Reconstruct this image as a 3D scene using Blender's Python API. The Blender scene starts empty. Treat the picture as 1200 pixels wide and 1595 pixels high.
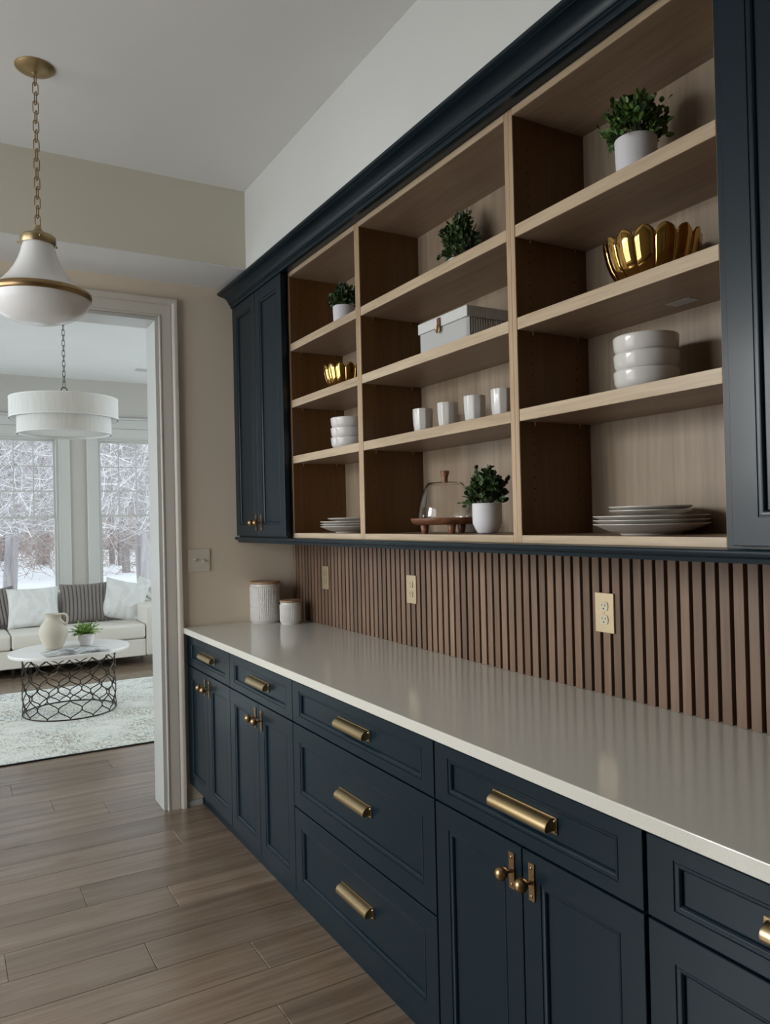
import bpy, math, random
from mathutils import Vector, Matrix
random.seed(7)
C = bpy.context.scene.collection
SC = bpy.context.scene
PI = math.pi

# ------------------------------------------------------------------ camera
cam_d = bpy.data.cameras.new('camera')
cam = bpy.data.objects.new('camera', cam_d); C.objects.link(cam); SC.camera = cam
cam_d.sensor_fit = 'HORIZONTAL'; cam_d.sensor_width = 36.0; cam_d.lens = 36.0 * 1199.44 / 1200.0
cam_d.clip_start = 0.05; cam_d.clip_end = 400
R_ = Vector((0.86563311, -0.50014961, -0.02301501)); U_ = Vector((0.01517893, -0.01973109, 0.99969009)); F_ = Vector((0.50044872, 0.86571419, 0.00948815))
M = Matrix((R_, U_, -F_)).transposed().to_4x4(); M.translation = Vector((-1.68327876, 0.0, 1.44202103))
cam.matrix_world = M

# ------------------------------------------------------------------ world, lights, exposure
SC.view_settings.view_transform = 'Standard'; SC.view_settings.look = 'None'
SC.view_settings.gamma = 1.0; SC.view_settings.use_curve_mapping = False
SC.view_settings.exposure = 0.0
W = bpy.data.worlds.new('overcast'); SC.world = W; W.use_nodes = True
wn = W.node_tree.nodes; wl = W.node_tree.links
bgn = wn['Background']; bgn.inputs['Color'].default_value = (0.90, 0.95, 1.0, 1); bgn.inputs['Strength'].default_value = 2.2

def area(name, loc, rot, sx, sy, power, col):
    d = bpy.data.lights.new(name, 'AREA'); d.shape = 'RECTANGLE'; d.size = sx; d.size_y = sy
    d.energy = power; d.color = col
    o = bpy.data.objects.new(name, d); C.objects.link(o); o.location = loc; o.rotation_euler = rot
    return o
# daylight coming in through the glazing on the left of the hall (outside the frame)
area('daylight_hall_window', (-3.62, 2.5, 1.55), (0, -PI/2, 0), 2.1, 2.3, 33, (.965, .985, .965))
sky_l = area('sky_above_hall_window', (-5.8, 4.2, 3.2), (0, 0, 0), 2.6, 2.4, 420, (.965, .985, .97))
sky_l.rotation_euler = (Vector((-.8, 1.7, 1.25))-Vector((-5.8, 4.2, 3.2))).to_track_quat('-Z', 'Z').to_euler()
# added fill lamps behind unseen side openings, to brighten the sitting room
area('added_fill_sitting_left', (-4.75, 6.6, 1.6), (0, -PI/2, 0), 1.9, 3.6, 66, (0.72, 0.90, 1.0))
area('added_fill_sitting_right', (3.25, 6.6, 1.6), (0, PI/2, 0), 1.9, 3.6, 62, (0.72, 0.90, 1.0))

# ------------------------------------------------------------------ materials
def new_mat(name, col=(.5,.5,.5), rough=.5, metal=0.0, spec=None, coat=0.0):
    m = bpy.data.materials.new(name); m.use_nodes = True
    b = m.node_tree.nodes['Principled BSDF']
    b.inputs['Base Color'].default_value = (*col, 1); b.inputs['Roughness'].default_value = rough; b.inputs['Metallic'].default_value = metal
    if spec is not None: b.inputs['Specular IOR Level'].default_value = spec
    if coat: b.inputs['Coat Weight'].default_value = coat; b.inputs['Coat Roughness'].default_value = .15
    return m
def nd(m, t, **kw):
    n = m.node_tree.nodes.new(t)
    for k, v in kw.items():
        if k in n.inputs: n.inputs[k].default_value = v
        else: setattr(n, k, v)
    return n
def lk(m, a, b): m.node_tree.links.new(a, b)
def coords(m, scale=(1,1,1), rnd=True, rot=(0,0,0)):
    tc = nd(m, 'ShaderNodeTexCoord'); mp = nd(m, 'ShaderNodeMapping'); mp.inputs['Scale'].default_value = scale; mp.inputs['Rotation'].default_value = rot
    if rnd:
        oi = nd(m, 'ShaderNodeObjectInfo'); mu = nd(m, 'ShaderNodeMath', operation='MULTIPLY'); mu.inputs[1].default_value = 37.0
        lk(m, oi.outputs['Random'], mu.inputs[0])
        ad = nd(m, 'ShaderNodeVectorMath', operation='ADD'); lk(m, tc.outputs['Object'], ad.inputs[0]); lk(m, mu.outputs[0], ad.inputs[1]); lk(m, ad.outputs[0], mp.inputs[0])
    else: lk(m, tc.outputs['Object'], mp.inputs[0])
    return mp.outputs[0]
def ramp(m, fac, stops):
    r = nd(m, 'ShaderNodeValToRGB'); e = r.color_ramp.elements
    while len(e) < len(stops): e.new(.5)
    for i, (p, c) in enumerate(stops): e[i].position = p; e[i].color = (*c, 1)
    lk(m, fac, r.inputs[0]); return r.outputs[0]
def bump(m, h, strength=.3, dist=.001):
    b = nd(m, 'ShaderNodeBump'); b.inputs['Strength'].default_value = strength; b.inputs['Distance'].default_value = dist
    lk(m, h, b.inputs['Height']); lk(m, b.outputs[0], m.node_tree.nodes['Principled BSDF'].inputs['Normal'])
def base(m, sock): lk(m, sock, m.node_tree.nodes['Principled BSDF'].inputs['Base Color'])
def mix(m, fac, a, b, mode='MIX'):
    n = nd(m, 'ShaderNodeMix'); n.data_type = 'RGBA'; n.blend_type = mode
    if hasattr(fac, 'links'): lk(m, fac, n.inputs[0])
    else: n.inputs[0].default_value = fac
    for s, i in ((a, 6), (b, 7)):
        if hasattr(s, 'links'): lk(m, s, n.inputs[i])
        else: n.inputs[i].default_value = (*s, 1)
    return n.outputs[2]

def paint(name, col, rough=.85, grain=260, st=.12):
    m = new_mat(name, col, rough)
    n = nd(m, 'ShaderNodeTexNoise', Scale=grain, Detail=3.0); lk(m, coords(m, rnd=False), n.inputs['Vector']); bump(m, n.outputs[0], st, .0006)
    n2 = nd(m, 'ShaderNodeTexNoise', Scale=1.3, Detail=2.0); lk(m, coords(m, rnd=False), n2.inputs['Vector'])
    base(m, ramp(m, n2.outputs[0], [(.3, tuple(c*.97 for c in col)), (.7, tuple(min(1,c*1.03) for c in col))])); return m
def wood(name, dark, mid, light, axis='z', scale=9, rough=.45, figure=.5, vary=.0, knots=False):
    m = new_mat(name, mid, rough)
    s = {'x': (.06,1,1), 'y': (1,.06,1), 'z': (1,1,.06)}[axis]
    v = coords(m, tuple(k*scale for k in s))
    n = nd(m, 'ShaderNodeTexNoise', Scale=1.0, Detail=6.0, Roughness=.6, Distortion=figure); lk(m, v, n.inputs['Vector'])
    v2 = coords(m, tuple(k*scale*14 for k in s)); n2 = nd(m, 'ShaderNodeTexNoise', Scale=1.0, Detail=3.0); lk(m, v2, n2.inputs['Vector'])
    c1 = ramp(m, n.outputs[0], [(.25, dark), (.5, mid), (.75, light)])
    c2 = ramp(m, n2.outputs[0], [(.35, (.72,.70,.68)), (.6, (1,1,1))])
    c = mix(m, .55, c1, c2, 'MULTIPLY')
    if knots:
        v3 = coords(m, (2.2,2.2,1.1) if axis != 'x' else (1.3,3.4,2.0)); vo = nd(m, 'ShaderNodeTexVoronoi', Scale=1.0); lk(m, v3, vo.inputs['Vector'])
        k = ramp(m, vo.outputs['Distance'], [(.0, (.35,.25,.18)), (.05, (.7,.6,.5)), (.12, (1,1,1))]); c = mix(m, .6, c, k, 'MULTIPLY')
    if vary:
        oi = nd(m, 'ShaderNodeObjectInfo'); r = ramp(m, oi.outputs['Random'], [(0, (1-vary,)*3), (1, (1.0,)*3)]); c = mix(m, 1.0, c, r, 'MULTIPLY')
    base(m, c); bump(m, n2.outputs[0], .15, .0006); return m

M_wall = paint('beige_wall_paint', (.64,.605,.505)); M_ceil = paint('white_ceiling_paint', (.74,.74,.73))
M_wall3 = paint('beige_wall_bounce_lit', (.72,.615,.49))  # same beige as the beam; warm bounced light put into the door wall's colour
M_wall2 = paint('greige_wall_paint', (.46,.44,.405))
M_bulk = paint('pale_wall_paint', (.72,.725,.71))
M_trim = paint('white_trim_paint', (.52,.52,.495), .35, 120, .04)
M_trimw = paint('white_trim_warm_lit', (.575,.53,.475), .35, 120, .04)  # same paint as the white trim; warmth of the hall light put into the colour
M_navy = paint('navy_cabinet_paint', (.0035,.0140,.0230), .34, 500, .05)
M_navy.node_tree.nodes['Principled BSDF'].inputs['Specular IOR Level'].default_value = .26; M_navy.node_tree.nodes['Principled BSDF'].inputs['Coat Weight'].default_value = .14; M_navy.node_tree.nodes['Principled BSDF'].inputs['Coat Roughness'].default_value = .16
M_mapleY = wood('maple_edge_along', (.43,.315,.20), (.55,.42,.285), (.65,.53,.38), 'y', 7, .4)
M_mapleZ = wood('maple_edge_upright', (.40,.27,.17), (.50,.35,.22), (.58,.43,.29), 'z', 7, .4)
M_mapleB = wood('maple_veneer_back', (.24,.175,.118), (.32,.24,.168), (.39,.30,.215), 'z', 5, .45, 2.2, knots=True)
M_mapleS = wood('maple_veneer_side_shaded', (.10,.042,.010), (.145,.066,.018), (.19,.09,.028), 'z', 6, .4, .7)  # same maple, darkened: the shade on the side panels is painted in
M_mapleH = wood('maple_veneer_shelf', (.22,.14,.09), (.29,.195,.13), (.34,.24,.165), 'y', 6, .4, .8)
M_walnut = wood('walnut_slat', (.14,.077,.048), (.235,.14,.09), (.34,.222,.152), 'z', 8, .5, .8, vary=.35)
M_black = new_mat('dark_backing', (.02,.008,.006), .8)
M_hole = new_mat('peg_hole_dark', (.02,.01,.006), .9)
M_floor = wood('oak_plank', (.145,.098,.064), (.232,.166,.116), (.31,.235,.174), 'x', 7, .27, 1.9, vary=.22, knots=True)
M_floor.node_tree.nodes['Principled BSDF'].inputs['Specular IOR Level'].default_value = 1.0
M_toe = new_mat('toe_kick_dark', (.012,.018,.024), .6)
M_quartz = new_mat('pale_quartz', (.50,.48,.425), .13)
n = nd(M_quartz, 'ShaderNodeTexNoise', Scale=420.0, Detail=2.0); lk(M_quartz, coords(M_quartz, rnd=False), n.inputs['Vector'])
base(M_quartz, ramp(M_quartz, n.outputs[0], [(.3, (.60,.58,.52)), (.7, (.68,.665,.605))]))
def brass(name, col, rough):
    m = new_mat(name, col, rough, 1.0); n = nd(m, 'ShaderNodeTexNoise', Scale=60.0, Detail=4.0); lk(m, coords(m, (1,.05,1)), n.inputs['Vector'])
    r = nd(m, 'ShaderNodeMapRange'); r.inputs[3].default_value = rough*.75; r.inputs[4].default_value = rough*1.3; lk(m, n.outputs[0], r.inputs[0]); lk(m, r.outputs[0], m.node_tree.nodes['Principled BSDF'].inputs['Roughness']); return m
M_brass = brass('aged_brass', (.44,.335,.19), .36); M_brassdk = brass('antique_brass', (.35,.235,.12), .33)
M_gold = new_mat('polished_gold', (.60,.37,.12), .05, 1.0)
M_plate = brass('brushed_brass_plate', (.54,.44,.29), .5)
M_recept = new_mat('ivory_receptacle', (.66,.58,.43), .4); M_slot = new_mat('socket_slot', (.03,.02,.01), .7)
M_white = new_mat('white_glazed_ceramic', (.72,.69,.66), .16)
n = nd(M_white, 'ShaderNodeTexNoise', Scale=30.0); lk(M_white, coords(M_white), n.inputs['Vector']); bump(M_white, n.outputs[0], .06, .002)
M_matte = paint('white_matte_pot', (.74,.72,.75), .6, 200, .03)
M_porc = paint('cream_plate_ceramic', (.62,.58,.53), .28, 60, .03)
M_switch = paint('ivory_switch_plastic', (.68,.63,.53), .35, 60, .02)
M_lidwood = wood('bamboo_lid', (.30,.17,.09), (.40,.25,.14), (.48,.32,.19), 'x', 10, .45)
M_acacia = wood('acacia_wood', (.10,.035,.018), (.23,.09,.045), (.36,.17,.09), 'y', 16, .35, 2.0)
M_opal = paint('opal_glass', (.86,.85,.85), .22, 10, .01)
M_glass = new_mat('clear_glass', (1,1,1), .0); b = M_glass.node_tree.nodes['Principled BSDF']; b.inputs['Transmission Weight'].default_value = 1.0; b.inputs['IOR'].default_value = 1.45
# thin window glass: mostly clear with a faint reflection
M_pane = bpy.data.materials.new('window_glass'); M_pane.use_nodes = True
nt = M_pane.node_tree; nt.nodes.clear(); o_ = nt.nodes.new('ShaderNodeOutputMaterial'); mx = nt.nodes.new('ShaderNodeMixShader'); tr = nt.nodes.new('ShaderNodeBsdfTransparent'); gl = nt.nodes.new('ShaderNodeBsdfGlossy')
tr.inputs[0].default_value = (.95,.97,.98,1); gl.inputs['Roughness'].default_value = .02; mx.inputs[0].default_value = .05
nt.links.new(tr.outputs[0], mx.inputs[1]); nt.links.new(gl.outputs[0], mx.inputs[2]); nt.links.new(mx.outputs[0], o_.inputs[0])
def leafm(name, a, b_, c):
    m = new_mat(name, b_, .5); g = nd(m, 'ShaderNodeNewGeometry'); base(m, ramp(m, g.outputs['Random Per Island'], [(0, a), (.5, b_), (1, c)]))
    m.node_tree.nodes['Principled BSDF'].inputs['Transmission Weight'].default_value = 0.0
    return m
M_leaf = leafm('boxwood_leaf', (.020,.055,.010), (.055,.125,.022), (.15,.25,.055)); M_leafd = leafm('dark_boxwood_leaf', (.010,.028,.008), (.030,.070,.018), (.095,.155,.045))
M_fern = leafm('bright_fern_leaf', (.12,.26,.04), (.24,.42,.08), (.45,.62,.20)); M_stem = new_mat('green_stem', (.05,.07,.02), .6); M_soil = new_mat('dark_soil', (.02,.014,.01), .95)
M_linen = paint('white_linen_box', (.66,.66,.655), .8, 700, .15); M_leather = new_mat('brown_leather', (.16,.06,.035), .5)
M_sofa = paint('cream_sofa_fabric', (.66,.63,.57), .9, 400, .4); M_pilw = paint('white_textured_pillow', (.66,.66,.65), .95, 90, .8); vo = nd(M_pilw, 'ShaderNodeTexWave', Scale=3.2, Distortion=16.0, Detail=4.0); lk(M_pilw, coords(M_pilw, (1,1,1)), vo.inputs['Vector']); base(M_pilw, ramp(M_pilw, vo.outputs['Color'], [(.3, (.64,.64,.63)), (.7, (.69,.69,.68))])); bump(M_pilw, vo.outputs['Color'], .5, .006)
M_pilb = paint('taupe_ribbed_fabric', (.20,.178,.165), .95, 500, .5)
M_shade = new_mat('linen_lamp_shade', (.58,.57,.55), .9)
n = nd(M_shade, 'ShaderNodeTexNoise', Scale=1.0, Detail=4.0); lk(M_shade, coords(M_shade, (90,90,6)), n.inputs['Vector']); base(M_shade, ramp(M_shade, n.outputs[0], [(.3, (.69,.68,.66)), (.7, (.77,.76,.74))])); bump(M_shade, n.outputs[0], .15, .001)
M_shadeband = new_mat('pale_shade_band', (.78,.78,.78), .8); M_bronze = new_mat('dark_bronze', (.045,.038,.03), .35, .9)
M_tabletop = paint('white_table_top', (.80,.78,.76), .3, 8, .02); M_jug = paint('cream_stoneware', (.60,.55,.46), .75, 120, .3)
M_page = new_mat('magazine_page', (.5,.5,.5), .35)
n = nd(M_page, 'ShaderNodeTexNoise', Scale=9.0, Detail=5.0); lk(M_page, coords(M_page), n.inputs['Vector']); base(M_page, ramp(M_page, n.outputs[0], [(.38, (.16,.17,.18)), (.5, (.42,.44,.46)), (.58, (.72,.72,.72))]))
M_paper = new_mat('paper_edge', (.62,.60,.57), .8)
M_rug = new_mat('distressed_rug', (.5,.5,.48), .95)
va = coords(M_rug, (1.1,1.6,1), False); n1 = nd(M_rug, 'ShaderNodeTexNoise', Scale=2.2, Detail=6.0, Distortion=.6); lk(M_rug, va, n1.inputs['Vector'])
n2 = nd(M_rug, 'ShaderNodeTexNoise', Scale=1.0, Detail=3.0); lk(M_rug, coords(M_rug, (85,14,1), False), n2.inputs['Vector']); n3 = nd(M_rug, 'ShaderNodeTexNoise', Scale=1.0, Detail=3.0); lk(M_rug, coords(M_rug, (14,85,1), False), n3.inputs['Vector'])
mxm = nd(M_rug, 'ShaderNodeMath', operation='MAXIMUM'); lk(M_rug, n2.outputs[0], mxm.inputs[0]); lk(M_rug, n3.outputs[0], mxm.inputs[1])
fib = ramp(M_rug, mxm.outputs[0], [(.50, (.0,.0,.0)), (.60, (1,1,1))]); msk = ramp(M_rug, n1.outputs[0], [(.34, (0.05,0.05,0.05)), (.56, (1,1,1))])
mk = mix(M_rug, 1.0, fib, msk, 'MULTIPLY'); tint = ramp(M_rug, n1.outputs['Color'], [(.42, (.33,.34,.29)), (.5, (.38,.34,.27)), (.58, (.34,.355,.36))])
base(M_rug, mix(M_rug, mk, (.78,.79,.75), tint)); bump(M_rug, mxm.outputs[0], .5, .003)
M_bind = new_mat('black_rug_binding', (.01,.01,.012), .9)
M_snow = paint('snow', (.82,.84,.87), .9, 3, .6)
M_bark = wood('bark_grey', (.19,.175,.175), (.32,.30,.30), (.50,.48,.48), 'z', 3, .95, 1.5); M_barkd = wood('bark_dark', (.15,.13,.125), (.24,.215,.21), (.36,.335,.33), 'z', 4, .95, 1.2)
M_twig = leafm('frosted_twig', (.24,.215,.21), (.42,.40,.40), (.74,.74,.75)); M_twigb = leafm('brown_twig', (.22,.155,.13), (.34,.27,.24), (.52,.45,.42))
M_hill = new_mat('wooded_hillside', (.3,.28,.29), 1.0)
n = nd(M_hill, 'ShaderNodeTexNoise', Scale=1.0, Detail=8.0, Roughness=.75); lk(M_hill, coords(M_hill, (.9,.9,.35), False), n.inputs['Vector']); base(M_hill, ramp(M_hill, n.outputs[0], [(.36, (.20,.18,.18)), (.5, (.36,.34,.34)), (.64, (.58,.57,.58))]))
M_screw = new_mat('bright_metal', (.7,.6,.45), .25, 1.0)

# ------------------------------------------------------------------ mesh helpers
class MB:
    def __init__(s): s.v = []; s.f = []
    def add(s, vs, fs):
        k = len(s.v); s.v += [tuple(p) for p in vs]; s.f += [tuple(i+k for i in f) for f in fs]; return s
    def box(s, x0, x1, y0, y1, z0, z1):
        return s.add([(x0,y0,z0),(x1,y0,z0),(x1,y1,z0),(x0,y1,z0),(x0,y0,z1),(x1,y0,z1),(x1,y1,z1),(x0,y1,z1)],
              [(0,3,2,1),(4,5,6,7),(0,1,5,4),(1,2,6,5),(2,3,7,6),(3,0,4,7)])
    def lathe(s, prof, c=(0,0,0), n=32, cap0=True, cap1=True, mod=None):
        vs = []; fs = []; m = len(prof)
        for i, (r, z) in enumerate(prof):
            for j in range(n):
                a = 2*PI*j/n; rr = r*(mod(a, i) if mod else 1)
                vs.append((c[0]+rr*math.cos(a), c[1]+rr*math.sin(a), c[2]+z))
        for i in range(m-1):
            for j in range(n):
                k = (j+1) % n; fs.append((i*n+j, i*n+k, (i+1)*n+k, (i+1)*n+j))
        if cap0: fs.append(tuple(reversed(range(n))))
        if cap1: fs.append(tuple(range((m-1)*n, m*n)))
        return s.add(vs, fs)
    def tube(s, pts, r, n=8, closed=False, caps=True):
        P = [Vector(p) for p in pts]; L = len(P); rs = r if isinstance(r, (list, tuple)) else [r]*L
        vs = []; fs = []; up = None
        for i in range(L):
            a = P[(i-1) % L] if closed or i > 0 else P[i]; b = P[(i+1) % L] if closed or i < L-1 else P[i]
            t = (b-a).normalized()
            if up is None:
                up = Vector((0,0,1)) if abs(t.z) < .9 else Vector((1,0,0))
            u = (up - t*up.dot(t)).normalized(); w = t.cross(u); up = u
            for j in range(n):
                q = 2*PI*j/n; vs.append(P[i] + (u*math.cos(q)+w*math.sin(q))*rs[i])
        for i in range(L if closed else L-1):
            i2 = (i+1) % L
            for j in range(n):
                k = (j+1) % n; fs.append((i*n+j, i*n+k, i2*n+k, i2*n+j))
        if caps and not closed: fs.append(tuple(reversed(range(n)))); fs.append(tuple(range((L-1)*n, L*n)))
        return s.add(vs, fs)
    def prism(s, prof, axis, a, b):
        # prof: closed outline in the two other axes
        m = len(prof)
        def P(p, t):
            if axis == 'y': return (p[0], t, p[1])
            if axis == 'x': return (t, p[0], p[1])
            return (p[0], p[1], t)
        vs = [P(p, a) for p in prof] + [P(p, b) for p in prof]
        fs = [(i, (i+1) % m, (i+1) % m+m, i+m) for i in range(m)] + [tuple(reversed(range(m))), tuple(range(m, 2*m))]
        return s.add(vs, fs)
    def sphere(s, c, r, n=16, m=10, sc=(1,1,1)):
        vs = [(c[0], c[1], c[2]-r*sc[2])]; fs = []
        for i in range(1, m):
            t = -PI/2+PI*i/m
            for j in range(n):
                a = 2*PI*j/n; vs.append((c[0]+r*sc[0]*math.cos(t)*math.cos(a), c[1]+r*sc[1]*math.cos(t)*math.sin(a), c[2]+r*sc[2]*math.sin(t)))
        vs.append((c[0], c[1], c[2]+r*sc[2])); T = len(vs)-1
        for j in range(n):
            k = (j+1) % n; fs.append((0, 1+k, 1+j)); fs.append((T, 1+(m-2)*n+j, 1+(m-2)*n+k))
            for i in range(m-2): fs.append((1+i*n+j, 1+i*n+k, 1+(i+1)*n+k, 1+(i+1)*n+j))
        return s.add(vs, fs)
    def front(s, xf, y0, y1, z0, z1, fy, fz, th=.019):
        # framed cabinet front facing -x, bead and recessed centre panel
        L = [(th,0,0),(.0012,0,0),(0,.0012,.0012),(0,fy-.001,fz-.001),(.0022,fy,fz),(.0022,fy+.0022,fz+.0022),(.0008,fy+.0035,fz+.0035),(.0008,fy+.0045,fz+.0045),(.0022,fy+.0095,fz+.0095),(.0050,fy+.0120,fz+.0120),(.0095,fy+.0135,fz+.0135),(.0095,fy+.015,fz+.015)]
        vs = []; fs = []
        for d, a, b in L: vs += [(xf+d,y0+a,z0+b),(xf+d,y1-a,z0+b),(xf+d,y1-a,z1-b),(xf+d,y0+a,z1-b)]
        for i in range(len(L)-1):
            for j in range(4):
                k = (j+1) % 4; fs.append((i*4+k, i*4+j, (i+1)*4+j, (i+1)*4+k))
        e = (len(L)-1)*4; fs.append((e+3, e+2, e+1, e)); fs.append((0,1,2,3))
        return s.add(vs, fs)
def wpos(o):
    p = Vector((0,0,0))
    while o: p += o.location; o = o.parent
    return p
def part(mb, name, mat, parent=None, smooth=0, bev=0, label=None, local=False, segs=1):
    me = bpy.data.meshes.new(name)
    off = wpos(parent) if (parent and not local) else Vector((0,0,0))
    me.from_pydata([(v[0]-off.x, v[1]-off.y, v[2]-off.z) for v in mb.v], [], mb.f); me.update()
    me.materials.append(mat)
    if smooth:
        me.polygons.foreach_set('use_smooth', [True]*len(me.polygons)); me.set_sharp_from_angle(angle=math.radians(smooth))
    o = bpy.data.objects.new(name, me); C.objects.link(o)
    if parent: o.parent = parent
    if bev:
        bm_ = o.modifiers.new('bevel', 'BEVEL'); bm_.width = bev; bm_.segments = segs; bm_.limit_method = 'ANGLE'; bm_.angle_limit = math.radians(40)
    if label: o['label'] = label
    return o
def tag(o, label, cat, group=None):
    o['label'] = label; o['category'] = cat
    if group: o['group'] = group
    return o
def thing(name, label, cat, loc, group=None):
    o = bpy.data.objects.new(name, None); C.objects.link(o); o.location = loc; o.empty_display_size = .05
    return tag(o, label, cat, group)
def struct(o): o['kind'] = 'structure'; return o
def kids(o): return [c for c in bpy.data.objects if c.parent == o]
def copy_tree(o, parent=None):
    c = o.copy(); C.objects.link(c); c.parent = parent
    for ch in kids(o): copy_tree(ch, c)
    return c
def sroot(name, loc=(0,0,0)):
    o = bpy.data.objects.new(name, None); C.objects.link(o); o.location = loc; o.empty_display_size = .05; o['kind'] = 'structure'; return o

# ------------------------------------------------------------------ setting
YW, YB, ZC, ZL, YS = 3.94, 3.57, 3.057, 3.08, 9.10        # door wall, beam face, hall ceiling, sitting-room ceiling, window wall
XL, XR = -3.3, .012
def wall_boxes(mb, fix, a0, a1, z0, z1, ops, axis):
    # wall between fix[0]..fix[1], running a0..a1 with openings (a,b,za,zb)
    ops = sorted(ops); cur = a0
    def B(p, q, r, t):
        if q-p < 1e-4 or t-r < 1e-4: return
        if axis == 'x': mb.box(p, q, fix[0], fix[1], r, t)
        else: mb.box(fix[0], fix[1], p, q, r, t)
    for a, b, za, zb in ops:
        B(cur, a, z0, z1); B(a, b, z0, za); B(a, b, zb, z1); cur = b
    B(cur, a1, z0, z1)
# floor: slab, then every plank in view
fl = struct(part(MB().box(-4.7, 3.2, -3.2, 9.3, -.12, -.012), 'floor', new_mat('subfloor', (.05,.035,.025), .9)))
PW = .188; base_y = 2.182
known = {5: -1.222, 4: -.922, 2: -1.095, 1: -.783, -1: -.833, 10: -.966, 13: -1.366, 14: -.815}
rnd = random.Random(3)
for r in range(-8, 38):
    y0 = base_y+PW*r; xlo, xhi = (-2.35, 0.0) if y0 < 3.9 else (-2.9, 1.6)
    js = []; x = known.get(r, rnd.uniform(-1.9, -.2) if r % 3 else rnd.uniform(-2.0, -1.5))
    a = x
    while a < xhi: js.append(a); a += rnd.uniform(1.15, 1.9)
    a = x-rnd.uniform(1.15, 1.9)
    while a > xlo: js.append(a); a -= rnd.uniform(1.15, 1.9)
    js = sorted(js+[xlo, xhi])
    js = [q for i, q in enumerate(js) if i == 0 or q-js[i-1] > .05]
    for p, q in zip(js[:-1], js[1:]):
        g = .0007; e = .0018
        vs = [(p+g, y0+g), (q-g, y0+g), (q-g, y0+PW-g), (p+g, y0+PW-g)]; vi = [(p+g+e, y0+g+e), (q-g-e, y0+g+e), (q-g-e, y0+PW-g-e), (p+g+e, y0+PW-g-e)]
        mb = MB().add([(a_, b_, -.012) for a_, b_ in vs]+[(a_, b_, -.0012) for a_, b_ in vs]+[(a_, b_, 0) for a_, b_ in vi],
             [(3,2,1,0)]+[(i, (i+1) % 4, (i+1) % 4+4, i+4) for i in range(4)]+[(i+4, (i+1) % 4+4, (i+1) % 4+8, i+8) for i in range(4)]+[(8,9,10,11)])
        part(mb, 'plank', M_floor, fl)
# planks outside the view, joined
mb = MB()
for r in range(-28, 38):
    y0 = base_y+PW*r
    if r < -8: mb.box(-3.3, 0, y0+.0008, y0+PW-.0008, -.012, 0)
    elif y0 < 3.8: mb.box(-3.3, -2.351, y0+.0008, y0+PW-.0008, -.012, 0)
    elif y0 > 3.95: mb.box(-4.5, -2.901, y0+.0008, y0+PW-.0008, -.012, 0); mb.box(1.601, 3.0, y0+.0008, y0+PW-.0008, -.012, 0)
o = part(mb, 'outer_planks', M_floor, fl); o['kind'] = 'stuff'

struct(part(MB().box(-3.5, .2, -3.2, YW+.1, ZC, ZC+.12), 'ceiling', M_ceil))
struct(part(MB().box(-4.7, 3.2, YW+.1, YS+.2, ZL, ZL+.12), 'ceiling_sitting_room', M_ceil))
# door wall with the cased opening
DX0, DX1, DZ = -2.03, -.711, 2.494
mb = MB(); wall_boxes(mb, (YW, YW+.18), -4.7, 3.2, 0, ZC+.03, [(DX0, DX1, 0, DZ)], 'x'); struct(part(mb, 'wall_back', M_wall3))
# beam (dropped header) in front of the door wall
struct(part(MB().box(-3.5, XR, YB, YW, 2.682, ZC), 'wall_beam', M_wall))
struct(part(MB().box(-3.48, XR-.002, YB+.002, YW, 2.676, 2.6818), 'ceiling_beam', M_ceil))
struct(part(MB().box(XR, XR+.12, -3.2, YW, 0, ZC), 'wall_right', M_wall))
struct(part(MB().box(-.372, XR, -3.0, YB, 2.653, ZC), 'wall_bulkhead', M_bulk))
mb = MB(); wall_boxes(mb, (-3.48, XL), -3.2, YW, 0, ZC, [(1.3, 3.75, .35, 2.6)], 'y'); struct(part(mb, 'wall_left', M_wall))
struct(part(MB().box(-3.5, .2, -3.2, -3.02, 0, ZC), 'wall_front', M_wall))
# hall glazing on the left wall (out of frame, seen in reflections)
g = sroot('window_5', (XL-.09, 2.52, .35))
mb = MB(); mb.box(XL-.12, XL-.05, 1.3, 1.38, .35, 2.6).box(XL-.12, XL-.05, 3.67, 3.75, .35, 2.6).box(XL-.12, XL-.05, 1.38, 3.67, .35, .43).box(XL-.12, XL-.05, 1.38, 3.67, 2.52, 2.6)
mb.box(XL-.12, XL-.05, 2.485, 2.565, .43, 2.52); part(mb, 'frame', M_trim, g)
mb = MB()
for a in (1.38, 2.565):
    for q in (1, 2): mb.box(XL-.095, XL-.075, a+q*.368-.01, a+q*.368+.01, .43, 2.52)
for z in (.95, 1.47, 1.99): mb.box(XL-.095, XL-.075, 1.38, 3.67, z-.01, z+.01)
part(mb, 'muntin', M_trim, g)
# sitting-room side walls, with openings added to let the fill lamps in
mb = MB(); wall_boxes(mb, (-4.7, -4.5), YW+.18, YS+.2, 0, ZL, [(4.9, 8.3, .65, 2.5)], 'y'); struct(part(mb, 'wall_sitting_left', M_wall))
mb = MB(); wall_boxes(mb, (3.0, 3.2), YW+.18, YS+.2, 0, ZL, [(4.9, 8.3, .65, 2.5)], 'y'); struct(part(mb, 'wall_sitting_right', M_wall))
# window wall
WZ0, WZ1 = .60, 2.40
wins = [(-2.674, -1.887), (-1.385, -.598), (-.096, .691), (1.193, 1.98)]
mb = MB(); wall_boxes(mb, (YS, YS+.16), -4.7, 3.2, 0, ZL, [(a-.045, b+.045, WZ0-.045, WZ1+.02) for a, b in wins], 'x'); struct(part(mb, 'wall_windows', M_wall2))

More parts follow.
